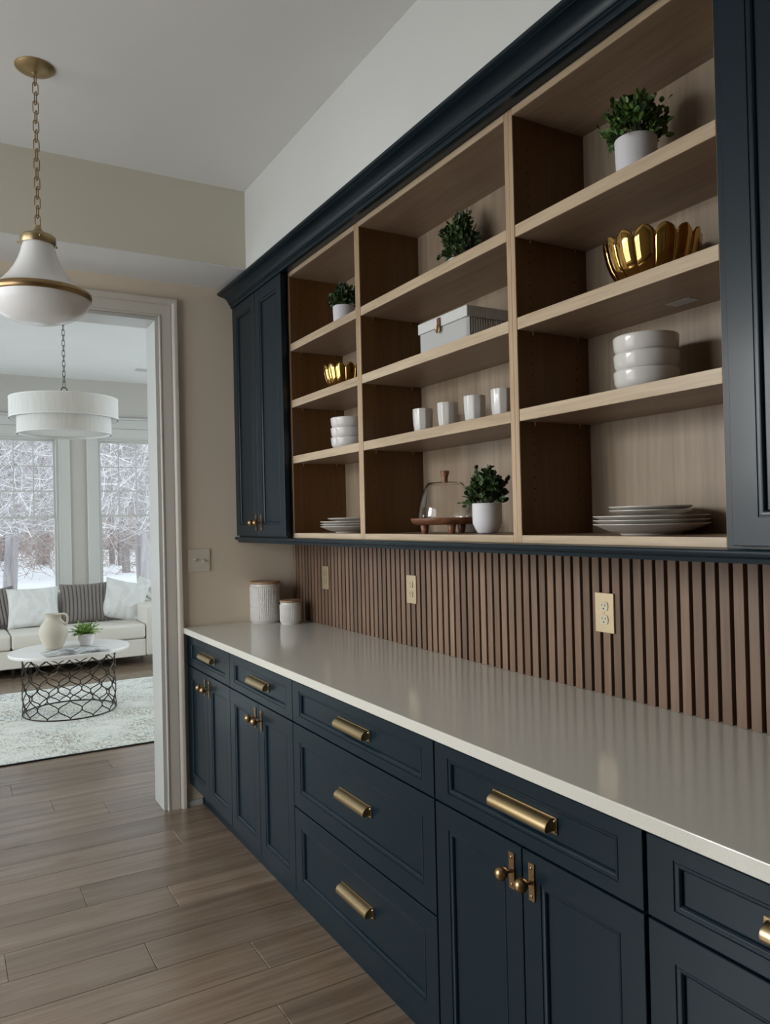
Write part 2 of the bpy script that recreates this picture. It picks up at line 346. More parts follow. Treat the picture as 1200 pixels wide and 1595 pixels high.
def casing_sweep(mb, x0, x1, z0, z1, yface, prof, closed=False):
    # profile (offset outward, projection toward -y) mitred round an opening
    m = len(prof); st = []
    for o_, d in prof:
        if closed: st.append([(x1+o_, yface-d, z0-o_), (x1+o_, yface-d, z1+o_), (x0-o_, yface-d, z1+o_), (x0-o_, yface-d, z0-o_)])
        else: st.append([(x1+o_, yface-d, z0), (x1+o_, yface-d, z1+o_), (x0-o_, yface-d, z1+o_), (x0-o_, yface-d, z0)])
    vs = [st[i][j] for j in range(4) for i in range(m)]; fs = []
    for j in range(4 if closed else 3):
        j2 = (j+1) % 4
        for i in range(m-1): fs.append((j*m+i, j2*m+i, j2*m+i+1, j*m+i+1))
    if not closed: fs.append(tuple(range(m))); fs.append(tuple(reversed(range(3*m, 4*m))))
    mb.add(vs, fs)
CP = [(0,0),(0,.012),(.003,.016),(.009,.016),(.012,.012),(.016,.013),(.060,.017),(.064,.015),(.067,.020),(.072,.027),(.078,.030),(.090,.030),(.095,.026),(.095,0)]
tr_ = sroot('trim_1', (-1.37, YW, 0))
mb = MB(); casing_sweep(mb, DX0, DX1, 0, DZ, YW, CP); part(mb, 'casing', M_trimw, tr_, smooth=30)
part(MB().box(DX1-.018, DX1-.0005, YW-.001, YW+.185, 0, DZ-.018), 'jamb', M_trim, tr_, bev=.001)
part(MB().box(DX0+.0005, DX0+.018, YW-.001, YW+.185, 0, DZ-.018), 'jamb', M_trim, tr_, bev=.001)
part(MB().box(DX0+.0005, DX1-.0005, YW-.001, YW+.185, DZ-.018, DZ-.0005), 'head_jamb', M_trim, tr_, bev=.001)
mb = MB()
casing_sweep(mb, DX0, DX1, 0, DZ, YW+.18, [(0,0),(0,-.016),(.09,-.02),(.09,0)]); part(mb, 'casing', M_trim, tr_)
struct(part(MB().prism([(YW, 0), (YW-.016, 0), (YW-.016, .012), (YW-.011, .026), (YW, .030)], 'x', -.615, -.535), 'baseboard_back', M_trim))
struct(part(MB().box(-4.5, -.62, YS-.018, YS, 0, .14), 'baseboard_windows', M_trim, bev=.003))

def window(i, a, b):
    r = sroot('window_%d' % i, ((a+b)/2, YS, WZ0))
    y = YS
    WP = [(0,0),(0,.018),(.004,.022),(.014,.022),(.018,.018),(.095,.022),(.112,.026),(.118,.022),(.118,0)]
    mb = MB(); casing_sweep(mb, a-.045, b+.045, WZ0-.045, WZ1+.02, y, WP, True); part(mb, 'casing', M_trim, r, smooth=30)
    part(MB().box(a-.19, b+.19, y-.055, y+.02, WZ0-.072, WZ0-.045), 'sill', M_trim, r, bev=.004)
    mb = MB(); mb.box(a-.045, a-.02, y, y+.12, WZ0-.045, WZ1+.02).box(b+.02, b+.045, y, y+.12, WZ0-.045, WZ1+.02).box(a-.02, b+.02, y, y+.12, WZ1+.004, WZ1+.02).box(a-.02, b+.02, y, y+.12, WZ0-.045, WZ0-.03)
    part(mb, 'frame', M_trim, r, bev=.002)
    zm = 1.552
    for nm, z0, z1, yy in (('upper_sash', zm-.012, WZ1+.004, y+.075), ('lower_sash', WZ0-.03, zm+.012, y+.035)):
        s0 = .020 if nm[0] == 'u' else .020
        zb, zt = (z0+.024, z1-.022) if nm[0] == 'u' else (z0+.04, z1-.024)
        mb = MB(); mb.box(a-.02, a, yy, yy+.035, z0, z1).box(b, b+.02, yy, yy+.035, z0, z1).box(a, b, yy, yy+.035, z0, zb).box(a, b, yy, yy+.035, zt, z1)
        s = part(mb, nm, M_trim, r, bev=.0015)
        part(MB().box(a, b, yy+.015, yy+.019, zb, zt), 'glass', M_pane, s)
        if nm[0] == 'u':
            for k in (1, 2, 3): part(MB().box(a+(b-a)*k/4-.006, a+(b-a)*k/4+.006, yy+.008, yy+.026, zb, zt), 'muntin', M_trim, s)
            for k in (1, 2): part(MB().box(a, b, yy+.009, yy+.025, zb+(zt-zb)*k/3-.006, zb+(zt-zb)*k/3+.006), 'muntin', M_trim, s)
        else: part(MB().box((a+b)/2-.03, (a+b)/2+.03, yy-.012, yy+.004, zt+.004, zt+.022), 'sash_lock', M_trim, s)
for i, (a, b) in enumerate(wins): window(i+1, a, b)
# broad head board that ties the windows together
struct(part(MB().box(-3.0, 2.4, YS-.020, YS, WZ1+.14, 2.645), 'trim_2', M_trim, bev=.004))
struct(part(MB().box(-3.02, 2.42, YS-.040, YS, 2.645, 2.667), 'trim_3', M_trim, bev=.004))
v_ = thing('ceiling_vent', 'small white slotted vent in the ceiling of the sitting room', 'vent', (.22, 8.29, ZL))
part(MB().box(.12, .34, 8.24, 8.34, ZL-.008, ZL), 'frame', M_trim, v_, bev=.002)
for k in range(5): part(MB().box(.135, .325, 8.252+k*.018, 8.258+k*.018, ZL-.012, ZL-.008), 'slat', M_trim, v_)

# ------------------------------------------------------------------ hardware
def pull_mb(yc, zc, xf, L=.196):
    mb = MB(); h = L/2
    mb.box(xf-.0028, xf, yc-h-.008, yc+h+.008, zc-.017, zc+.0175)
    out = []; inn = []
    cx_, cz_ = xf-.002, zc-.004
    for i in range(13):
        t = PI/2+ (PI*.62)*i/12; out.append((cx_+.0255*math.cos(t), cz_+.0195*math.sin(t))); inn.append((cx_+.0230*math.cos(t), cz_+.0170*math.sin(t)))
    mb.prism(out+inn[::-1], 'y', yc-h, yc+h)
    for y in (yc-h, yc+h-.0022): mb.prism(out+[(cx_, out[-1][1])], 'y', y, y+.0022)
    for y in (yc-h-.003, yc+h+.003):
        mb.sphere((xf-.0035, y, zc+.010), .0036, 8, 6); mb.sphere((xf-.0035, y, zc-.012), .0036, 8, 6)
    return mb
def knob_mb(yc, zc, xf, s=1.0):
    mb = MB(); mb.box(xf-.003, xf, yc-.009*s, yc+.009*s, zc-.040*s, zc+.040*s)
    prof = [(.0065,.003),(.0045,.006),(.004,.012),(.0048,.018),(.0062,.021)]
    vs = MB(); vs.lathe([(r*s, z*s) for r, z in prof], n=14)
    mb.add([(xf-p[2], yc+p[0], zc+p[1]) for p in vs.v], [tuple(reversed(f)) for f in vs.f])
    mb.sphere((xf-.031*s, yc, zc), .0155*s, 20, 12)
    for dz in (-.030, .030): mb.sphere((xf-.0032, yc, zc+dz*s), .0042*s, 8, 6, (.6,1,1))
    return mb

# ------------------------------------------------------------------ base cabinets
XD = -.599
units = [(3.2652, 3.934, 'doors', 'navy base cabinet with paired doors against the door casing, farthest of the row'),
         (2.5722, 3.2652, 'doors', 'navy base cabinet with one drawer and paired doors, second from the door casing'),
         (1.6559, 2.5722, 'drawers', 'wide navy base cabinet with three stacked drawers and cup pulls'),
         (.9754, 1.6559, 'doors', 'navy base cabinet with ball knobs in the foreground, right of the three-drawer cabinet'),
         (.309, .9754, 'doors', 'navy base cabinet cut off by the lower right edge of the photo')]
for k, (a, b, kind, lab) in enumerate(units):
    cab = thing('base_cabinet', lab, 'cabinet', ((-.3), (a+b)/2, 0), 'navy base cabinets under the long counter')
    mb = MB().box(-.577, -.004, a+.0006, b-.0006, .10, .8835)
    part(mb, 'carcass', M_toe if False else M_navy, cab)
    part(MB().box(-.53, -.51, a+.0006, b-.0006, 0, .10), 'toe_kick', M_navy, cab)
    rv = .0022 if k < 3 else .0035
    y0, y1 = a+rv, b-rv
    if k == 4: y1 = b-.006
    d = part(MB().front(XD, y0, y1, .7265, .8725, .058, .030), 'drawer', M_navy, cab, smooth=20)
    part(pull_mb((a+b)/2, .800, XD+.009), 'handle', M_brass, d, smooth=30, label='curved brass cup pull')
    if kind == 'drawers':
        for z0, z1, zh in ((.4255, .7205, .575), (.118, .4195, .276)):
            d = part(MB().front(XD, y0, y1, z0, z1, .058, .058), 'drawer', M_navy, cab, smooth=20)
            part(pull_mb((a+b)/2, zh, XD+.009), 'handle', M_brass, d, smooth=30, label='curved brass cup pull')
    else:
        ym = (a+b)/2
        for q0, q1, yk in ((ym+.0018, y1, ym+.033), (y0, ym-.0018, ym-.033)):
            d = part(MB().front(XD, q0, q1, .118, .7205, .057, .057), 'door', M_navy, cab, smooth=20)
            part(knob_mb(yk, .660, XD), 'knob', M_brassdk, d, smooth=40, label='brass ball knob on upright backplate')
ct = part(MB().box(-.6195, -.006, .30, 3.939, .8842, .914), 'countertop', M_quartz, bev=.002, segs=2)
tag(ct, 'long pale quartz countertop running over the navy base cabinets', 'countertop')

# ------------------------------------------------------------------ slatted backsplash
sl = thing('slatted_backsplash', 'upright walnut slat panel on the wall between counter and open shelves', 'wall panel', (.0, 1.8, .914))
part(MB().box(.0098, .0118, .21, 3.9395, .9145, 1.3665), 'backing', M_black, sl)
P_ = .0393; y = 1.141
ys = []
while y+.0278 < 3.9395: ys.append(y); y += P_
y = 1.141-P_
while y > .21: ys.append(y); y -= P_
proto = None
for y in sorted(ys):
    if proto is None:
        mb = MB().box(-.006, .0097, 0, .0278, 0, .4515); proto = part(mb, 'slat', M_walnut, sl, local=True, bev=.0008); proto.location = (0, y-1.8, .0008)
    else:
        c = proto.copy(); C.objects.link(c); c.parent = sl; c.location = (0, y-1.8, .0008)

def outlet(yc, zc, lab, mp, mr):
    t = thing('wall_outlet', lab, 'outlet', (-.006, yc, zc), None)
    part(MB().box(-.0125, -.0062, yc-.036, yc+.036, zc-.058, zc+.058), 'cover_plate', mp, t, bev=.0015, segs=2)
    for dz in (-.0195, .0195):
        ring = []
        for i in range(20):
            a = 2*PI*i/20; ring.append((yc+.0165*math.cos(a), zc+dz+max(-.0115, min(.0115, .0165*math.sin(a)))*1.15))
        r = part(MB().prism([(-p, q) for p, q in [(-p_[0], p_[1]) for p_ in ring]], 'x', -.0150, -.0125), 'receptacle', mr, t, bev=.0004)
        mb = MB(); mb.box(-.0154, -.0148, yc-.0070, yc-.0054, zc+dz-.001, zc+dz+.0075).box(-.0154, -.0148, yc+.0052, yc+.0070, zc+dz+.000, zc+dz+.0070)
        mb.prism([(yc+.0026*math.cos(a), zc+dz-.0072+.0026*math.sin(a)) for a in [i*PI/5 for i in range(10)]], 'x', -.0154, -.0148)
        part(mb, 'slots', M_slot, r)
    part(MB().sphere((-.0125, yc, zc), .0026, 8, 6, (.5,1,1)), 'screw', M_screw, t, smooth=40)
outlet(1.628, 1.155, 'brushed brass outlet with two ivory sockets, nearest of three on the slats', M_plate, M_recept)
outlet(2.692, 1.152, 'brass wall outlet in the middle of the slatted panel', M_plate, M_plate)
outlet(3.507, 1.156, 'small brass outlet on the slats above the canisters', M_plate, M_plate)
# double light switch on the door wall
t = thing('light_switch', 'ivory double toggle light switch between door casing and counter end', 'switch', (-.527, YW, 1.252))
part(MB().box(-.585, -.469, YW-.007, YW, 1.194, 1.310), 'cover_plate', M_switch, t, bev=.002, segs=2)
for dx, up in ((-.023, 1), (.023, -1)):
    part(MB().box(-.527+dx-.006, -.527+dx+.006, YW-.008, YW-.006, 1.240, 1.264), 'switch_slot', M_switch, t, bev=.0006)
    mb = MB().add([(-.527+dx-.0042, YW-.008, 1.247), (-.527+dx+.0042, YW-.008, 1.247), (-.527+dx+.0042, YW-.008, 1.257), (-.527+dx-.0042, YW-.008, 1.257),
        (-.527+dx-.0038, YW-.022, 1.249+.008*up), (-.527+dx+.0038, YW-.022, 1.249+.008*up), (-.527+dx+.0038, YW-.022, 1.256+.008*up), (-.527+dx-.0038, YW-.022, 1.256+.008*up)],
        [(0,1,2,3),(7,6,5,4),(0,4,5,1),(1,5,6,2),(2,6,7,3),(3,7,4,0)])
    part(mb, 'toggle', M_switch, t)
    for dz in (-.030, .030): part(MB().sphere((-.527+dx, YW-.007, 1.252+dz), .003, 8, 6, (1,.5,1)), 'screw', M_switch, t)

# ------------------------------------------------------------------ upper cabinets
XU, ZU0, ZU1 = -.277, 1.3672, 2.588
TP = .018
def upper(a, b, doors, lab):
    cab = thing('upper_cabinet', lab, 'cabinet', (-.15, (a+b)/2, ZU0), 'navy upper cabinets')
    part(MB().box(-.302, -.001, a, b, ZU0, ZU1), 'carcass', M_navy, cab)
    for q0, q1, yk in doors:
        d = part(MB().front(-.3215, q0, q1, 1.3735, 2.579, .057, .057), 'door', M_navy, cab, smooth=20)
        if yk: part(knob_mb(yk, 1.440, -.3215), 'knob', M_brassdk, d, smooth=40, label='brass ball knob on upright backplate')
upper(3.290, 3.938, [(3.602, 3.932, 3.635), (3.265, 3.598, 3.566)], 'navy wall cabinet with two tall doors beside the door wall')
upper(.20, 1.0055, [(.584, .979, .62), (.205, .580, .545)], 'navy wall cabinet with tall doors cut off by the right edge of the photo')

SH = [(1.7075, 1.7410), (1.9640, 1.9975), (2.2240, 2.2575)]
def open_unit(a, b, lab):
    cab = thing('open_shelf_cabinet', lab, 'cabinet', (-.14, (a+b)/2, ZU0), 'open maple shelf cabinets')
    for p, q in ((a, a+TP), (b-TP, b)):
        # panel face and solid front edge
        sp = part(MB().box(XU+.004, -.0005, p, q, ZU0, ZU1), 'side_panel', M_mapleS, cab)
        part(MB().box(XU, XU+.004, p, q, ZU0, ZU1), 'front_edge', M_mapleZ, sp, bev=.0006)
    i0, i1 = a+TP+.0003, b-TP-.0003
    for z0, z1, nm in ((ZU0, ZU0+.0215, 'bottom_panel'), (ZU1-.0205, ZU1, 'top_panel')):
        pn = part(MB().box(XU+.004, -.0062, i0, i1, z0, z1), nm, M_mapleH, cab)
        part(MB().box(XU, XU+.004, i0, i1, z0, z1), 'front_edge', M_mapleY, pn, bev=.0006)
    part(MB().box(-.0062, .0, i0, i1, ZU0+.0217, ZU1-.0207), 'back_panel', M_mapleB, cab)
    for z0, z1 in SH:
        s = part(MB().box(XU+.005, -.0065, i0+.001, i1-.001, z0, z1), 'shelf', M_mapleH, cab)
        part(MB().box(XU+.001, XU+.005, i0+.001, i1-.001, z0, z1), 'front_edge', M_mapleY, s, bev=.0006)
        mb = MB()
        for xx in (-.225, -.055):
            for yy in (i0+.004, i1-.004): mb.box(xx-.003, xx+.003, yy-.004, yy+.004, z0-.006, z0).box(xx-.002, xx+.002, yy-.003, yy+.003, z0-.013, z0-.006)
        part(mb, 'shelf_pins', M_screw, s)
    mb = MB()
    for yy, sg in ((i1, -1), (i0, 1)):
        for xx in (-.225, -.055):
            z = ZU0+.12
            while z < ZU1-.10:
                if not any(z0-.012 < z < z1+.004 for z0, z1 in SH):
                    mb.prism([(xx+.0025*math.cos(q*PI/3), z+.0025*math.sin(q*PI/3)) for q in range(6)], 'y', yy, yy+sg*.0006)
                z += .032
    o = part(mb, 'peg_holes', M_hole, cab); o['kind'] = 'stuff'
    return cab
open_unit(2.607, 3.2885, 'open maple shelf cabinet next to the narrow navy doors, farthest of three')
open_unit(1.690, 2.6065, 'widest open maple shelf cabinet in the middle, with cups and lidded box')
open_unit(1.0065, 1.6895, 'nearest open maple shelf cabinet, left of the navy cabinet at the right edge')
# paper tag under a shelf
tagm = part(MB().box(-.10, -.06, 1.24, 1.31, 1.9632, 1.9638), 'shelf_tag', new_mat('grey_sticker', (.5,.49,.48), .6)); tag(tagm, 'small grey sticker under the second shelf of the nearest open cabinet', 'sticker')
# crown moulding and light rail
crown = [(-.200,2.6525),(-.200,2.5885),(-.312,2.5885),(-.3135,2.5805),(-.3275,2.5805),(-.3285,2.5845),(-.3285,2.5940),(-.3345,2.5965),(-.3345,2.6010),(-.3395,2.6030),(-.3415,2.6100),(-.3455,2.6180),(-.3520,2.6255),(-.3610,2.6310),(-.3720,2.6345),(-.3835,2.6365),(-.3870,2.6370),(-.3870,2.6400),(-.3935,2.6410),(-.3990,2.6440),(-.4000,2.6525)]
o = part(MB().prism(crown, 'y', .1, 3.9395), 'crown_moulding', M_navy, smooth=25); tag(o, 'navy cove crown moulding along the top of the upper cabinets', 'moulding')
rail = [(-.255,1.3668),(-.322,1.3668),(-.3285,1.3655),(-.3305,1.3625),(-.3305,1.3560),(-.3285,1.3525),(-.3200,1.3490),(-.3120,1.3480),(-.3100,1.3380),(-.2900,1.3370),(-.255,1.3370)]
o = part(MB().prism(rail, 'y', .1, 3.9395), 'light_rail', M_navy, smooth=30); tag(o, 'slim navy light rail moulding under the upper cabinets', 'moulding')

# ------------------------------------------------------------------ plants
def leaf_fan(mb, p, d, L, w, rnd_):
    d = d.normalized(); side = d.cross(Vector((rnd_.uniform(-1,1), rnd_.uniform(-1,1), rnd_.uniform(-.2,1)))).normalized(); nrm = side.cross(d)
    P = lambda u, v, h: p+d*L*u+side*w*v+nrm*L*h
    mb.add([P(0,0,0), P(.32,.42,.07), P(.68,.47,.06), P(.95,.22,-.05), P(1,0,-.10), P(.95,-.22,-.05), P(.68,-.47,.06), P(.32,-.42,.07), P(.6,0,-.02)],
           [(0,1,8),(1,2,8),(2,3,8),(3,4,8),(4,5,8),(5,6,8),(6,7,8),(7,0,8)])
def bushy(c, rx, h, n, L, seed, flat=1.0, jut=0):
    rn = random.Random(seed); lf = MB(); st = MB()
    for i in range(n):
        a = rn.uniform(0, 2*PI); el = rn.uniform(-.15, 1) ; rr = rn.uniform(.55, 1)**.6
        if jut and rn.random() < jut: rr *= 1.22
        v = Vector((math.cos(a)*math.cos(el*PI/2)*rx*rr, math.sin(a)*math.cos(el*PI/2)*rx*rr, h*.30+math.sin(el*PI/2)*h*.70*rr))
        root = Vector((v.x*.15, v.y*.15, 0)); tip = c+v
        if i % 2 == 0: st.tube([c+root, c+root*.3+v*.55+Vector((0,0,h*.05)), tip], .0008, 3)
        for k in range(5):
            q = tip-v*(k*.07)+Vector((rn.uniform(-1,1), rn.uniform(-1,1), rn.uniform(-1,1)))*L*.28
            dd = (v.normalized()+Vector((rn.uniform(-1,1), rn.uniform(-1,1), rn.uniform(-.8,1)))*.9)
            leaf_fan(lf, q, dd, L*rn.uniform(.7,1.15), L*.66, rn)
    return lf, st
def plant(lab, x, y, z, prof, rim_r, pot_h, frx, fh, n, L, seed, leafmat, grp, jut=0, potmat=M_matte, fx=0, fy=0, name='potted_plant'):
    t = thing(name, lab, 'plant', (x, y, z), grp)
    part(MB().lathe(prof, (x, y, z), 40, True, False), 'pot', potmat, t, smooth=40)
    part(MB().lathe([(0.001, pot_h-.012), (rim_r-.006, pot_h-.012)], (x, y, z), 24, False, False), 'soil', M_soil, t)
    lf, st = bushy(Vector((x+fx, y+fy, z+pot_h-.012)), frx, fh, n, L, seed, jut=jut)
    o = part(lf, 'foliage', leafmat, t); o['kind'] = 'stuff'
    o = part(st, 'stems', M_stem, t); o['kind'] = 'stuff'
    return t
def potprof(r, h, rb=None, rnd_=.0):
    rb = rb or r*.92
    if rnd_: return [(rb*.5,0),(rb*.8,.003),(rb*.93,.012),(r*.985,.032),(r,.055),(r,h-.001),(r-.001,h),(r-.004,h),(r-.005,h-.002),(r-.006,h-.02)]
    return [(rb-.003,0),(rb,.002),(r,h-.001),(r-.001,h),(r-.004,h),(r-.005,h-.002),(r-.007,h-.02)]
Z1, Z2, Z3, Z0 = SH[2][1], SH[1][1], SH[0][1], ZU0+.0215
G = 'small boxwood plants in white pots on the shelves'
plant('leafy green plant in white pot on the top shelf of the nearest open cabinet', -.15, 1.346, Z1, potprof(.052, .125), .052, .125, .074, .115, 190, .021, 1, M_leaf, G, .1)
plant('dark cone-shaped shrub, its pot mostly hidden, on the middle cabinet top shelf', -.095, 2.185, Z1, potprof(.040, .086), .040, .086, .066, .155, 200, .020, 2, M_leafd, G, .25, fy=-.012)
plant('small green plant in white pot on the farthest cabinet top shelf', -.14, 2.990, Z1, potprof(.048, .118), .048, .118, .064, .105, 150, .018, 3, M_leafd, G, .1)
plant('leafy plant in rounded white pot beside the glass cloche', -.150, 1.992, Z0, potprof(.0475, .098, .04, 1), .0475, .098, .062, .108, 120, .022, 4, M_leafd, G, .25)

# ------------------------------------------------------------------ crockery
def plate_prof(r, h):
    f = r*.52
    return [(0.001,.0035),(f-.004,.0035),(f-.003,0),(f,0),(f+.002,.004),(r*.72,.010),(r*.93,h-.005),(r,h-.001),(r,h+.001),(r-.003,h+.001),(r*.9,h-.004),(r*.68,.012),(f,.007),(0.001,.006)]
def plates(x, y, z, spec, labs, grp):
    zz = z
    for (r, h, dz), lab in zip(spec, labs):
        o = thing('plate', lab, 'plate', (x, y, zz), grp); part(MB().lathe(plate_prof(r, h), (0,0,0), 64, False, False), 'dish', M_porc, o, smooth=50, local=True)
        zz += dz
def bowl_prof(r, h):
    return [(0.001,.006),(r*.50,.006),(r*.52,0),(r*.60,0),(r*.64,.003),(r*.86,.012),(r*.97,.028),(r,h-.006),(r*.995,h-.001),(r*.98,h),(r*.965,h-.002),(r*.955,h*.5),(r*.82,.018),(r*.6,.010),(0.001,.009)]
def solid(name, prof, loc, mat, lab, cat, grp, n=56, mod=None):
    mb = MB().lathe(prof, (0,0,0), n, False, False, mod); o = part(mb, name, mat, None, smooth=50); o.location = loc
    return tag(o, lab, cat, grp)
def plates(x, y, z, spec, labs, grp):
    zz = z
    for (r, h, dz), lab in zip(spec, labs):
        solid('plate', plate_prof(r, h), (x, y, zz), M_porc, lab, 'plate', grp, 72); zz += dz
plates(-.139, 1.340, Z0, [(.140,.0275,.0100),(.140,.0275,.0100),(.140,.0275,.0215),(.100,.020,.0090),(.100,.020,.009)],
    ['large cream plate at the bottom of the nearest plate stack', 'large cream plate second from the bottom of the nearest stack', 'uppermost large cream plate of the nearest stack, under small plates',
     'lower small cream plate on top of the nearest stack', 'upper small cream plate topping the nearest stack'], 'plates stacked in the nearest cabinet')
plates(-.139, 2.957, Z0, [(.138,.0275,.0105),(.138,.0275,.0105),(.138,.0275,.0215),(.106,.020,.009)],
    ['large cream plate at the bottom of the stack by the navy doors', 'second large cream plate up in the stack by the navy doors', 'third large cream plate up in the stack by the navy doors', 'small cream plate topping the stack by the navy doors'], 'plates stacked in the farthest cabinet')
def bowls(x, y, z, r, labs, grp):
    for k, lab in enumerate(labs): solid('bowl', bowl_prof(r, .058), (x+random.uniform(-.001,.001), y+random.uniform(-.001,.001), z+k*.0425), M_white, lab, 'bowl', grp)
bowls(-.140, 1.340, Z3, .0800, ['white glazed bowl at the bottom of the stack of three, nearest cabinet', 'middle white bowl of the stack in the nearest cabinet', 'top white bowl of the stack in the nearest cabinet'], 'white bowls stacked in the nearest cabinet')
bowls(-.140, 2.965, Z3, .0790, ['white bowl at the bottom of the stack beside the far divider', 'middle white bowl of the stack beside the far divider', 'top white bowl of the stack beside the far divider'], 'white bowls stacked in the farthest cabinet')
# faceted cups
def cupmod(a, i):
    n = 10; w = 2*PI/n; t = (a % w)-w/2
    return (math.cos(w/2)/math.cos(t)) if i < 4 or i > 7 else (.5+.5*math.cos(w/2)/math.cos(t))
cp = [(.020,0),(.027,.0015),(.0315,.012),(.0355,.045),(.0372,.080),(.0374,.1005),(.0365,.1020),(.0352,.1005),(.034,.06),(.029,.008),(.0005,.005)]
for k, (y, lab) in enumerate(((2.375, 'white faceted cup at the left end of the row of four'), (2.216, 'second white faceted cup from the left in the row of four'), (2.058, 'third white faceted cup from the left in the row of four'), (1.912, 'white faceted cup at the right end, half behind the divider'))):
    o = solid('cup', cp, (-.140, y, Z3), M_white, lab, 'cup', 'white cups on the middle shelf', 60, lambda a, i, k=k: (math.cos(PI/10)/math.cos(((a+.2*k) % (PI/5))-PI/10)) if i > 0 and i < 6 else 1.0)
# gold petal bowls
def petal_bowl(x, y, z, r, h, lab, rot):
    t = thing('petal_bowl', lab, 'bowl', (x, y, z), 'gold petal bowls on the shelves')
    n = 14
    for p in range(n):
        a0 = 2*PI*p/n+rot; vs = []; fs = []; NU, NV = 9, 20
        for i in range(NV+1):
            v = (i/6*.86 if i <= 6 else .86+.14*math.sin((i-6)/(NV-6)*PI/2)); ph = v*1.45; rad = r*(.28+.72*math.sin(ph)**.72) if v > 0 else r*.28; zz = h*(1-math.cos(ph))/(1-math.cos(1.45))
            hw = (PI/n)*1.02*(1.0 if v < .86 else math.sqrt(max(0.0, 1-((v-.86)/.14)**2)))
            for j in range(NU):
                u = -1+2*j/(NU-1); a = a0+hw*u; bul = r*.035*(1-u*u)*min(1, v*2)
                vs.append((x+(rad+bul)*math.cos(a), y+(rad+bul)*math.sin(a), z+.004+zz))
        for i in range(NV):
            for j in range(NU-1): fs.append((i*NU+j, i*NU+j+1, (i+1)*NU+j+1, (i+1)*NU+j))
        o = part(MB().add(vs, fs), 'petal', M_gold, t, smooth=60)
        s_ = o.modifiers.new('thickness', 'SOLIDIFY'); s_.thickness = .0022; s_.offset = 1
    part(MB().lathe([(.001,0),(r*.30,0),(r*.34,.004),(r*.33,.008),(.001,.008)], (x, y, z), 32, False, False), 'base', M_gold, t, smooth=40)
petal_bowl(-.145, 1.308, Z2, .112, .118, 'large polished gold petal bowl in the nearest open cabinet', .1)
petal_bowl(-.140, 2.975, Z2, .098, .108, 'gold petal bowl half behind the divider of the farthest cabinet', .35)
# lidded box
bx = thing('lidded_box', 'white lidded box with leather clasp on the middle cabinet shelf', 'box', (-.14, 2.10, Z2))
def ribbed(x0, x1, y0, y1, z0, z1, pitch, d, skipx=False):
    mb = MB().box(x0+d, x1-d, y0+d, y1-d, z0, z1)
    n = int((y1-y0-2*d)/pitch); p = (y1-y0-2*d)/n
    for i in range(n):
        for xx, s in ((x0, 1),):
            y_ = y0+d+i*p; mb.add([(x0+d, y_+p*.05, z0), (x0, y_+p*.5, z0), (x0+d, y_+p*.95, z0), (x0+d, y_+p*.05, z1), (x0, y_+p*.5, z1), (x0+d, y_+p*.95, z1)], [(0,1,4,3),(1,2,5,4),(0,2,1),(3,4,5)])
    n = int((x1-x0-2*d)/pitch); p = (x1-x0-2*d)/n
    for i in range(n):
        x_ = x0+d+i*p; mb.add([(x_+p*.05, y0+d, z0), (x_+p*.5, y0, z0), (x_+p*.95, y0+d, z0), (x_+p*.05, y0+d, z1), (x_+p*.5, y0, z1), (x_+p*.95, y0+d, z1)], [(1,0,3,4),(2,1,4,5),(0,1,2),(5,4,3)])
    return mb
part(ribbed(-.237, -.030, 1.957, 2.238, Z2, Z2+.0775, .0095, .0042), 'box_body', M_linen, bx)
part(ribbed(-.240, -.028, 1.954, 2.241, Z2+.079, Z2+.1135, .0075, .0010), 'lid', M_linen, bx, bev=0)
mb = MB().box(-.2445, -.2405, 2.100, 2.118, Z2+.062, Z2+.108)
part(mb, 'leather_tab', M_leather, bx, bev=.001)
part(MB().tube([(-.247, 2.109+.010*math.cos(a), Z2+.070+.012*math.sin(a)) for a in [i*PI/8 for i in range(16)]], .0022, 6, True), 'clasp_ring', M_brassdk, bx, smooth=50)
# cloche on a footed board
bd = thing('footed_serving_board', 'round acacia serving board on stubby feet under the glass dome', 'serving board', (-.150, 2.228, Z0))
cx, cy = -.145, 2.235
part(MB().lathe([(.001,.030),(.100,.030),(.112,.033),(.121,.042),(.1235,.050),(.1235,.053),(.121,.054),(.114,.051),(.001,.050)], (cx, cy, Z0), 64, False, False), 'board', M_acacia, bd, smooth=40)
for a in (math.radians(250), math.radians(130), math.radians(10)):
    part(MB().lathe([(.011,0),(.0115,.001),(.0155,.0295),(.015,.031)], (cx+.078*math.cos(a), cy+.078*math.sin(a), Z0), 20), 'foot', M_acacia, bd, smooth=40)
cl = thing('glass_cloche', 'clear glass dome with turned wooden knob over the serving board', 'cloche', (cx, cy, Z0+.0515))
dp = [(.0985,.0),(.0995,.002),(.0985,.012),(.0955,.035),(.0905,.058),(.0840,.080),(.0750,.102),(.0665,.117),(.0600,.1245),(.0570,.1265),(.045,.1270),(.001,.1272)]
inn = [(max(.0008, r-.0026), z-(.0026 if r < .062 else 0)) for r, z in dp][::-1]
part(MB().lathe(dp+inn, (cx, cy, Z0+.0515), 64, False, False), 'dome', M_glass, cl, smooth=60)
part(MB().lathe([(.010,.1274),(.0100,.140),(.0125,.150),(.0160,.161),(.0162,.165),(.0150,.167),(.001,.1675)], (cx, cy, Z0+.0515), 28, True, False), 'knob', M_acacia, cl, smooth=40)

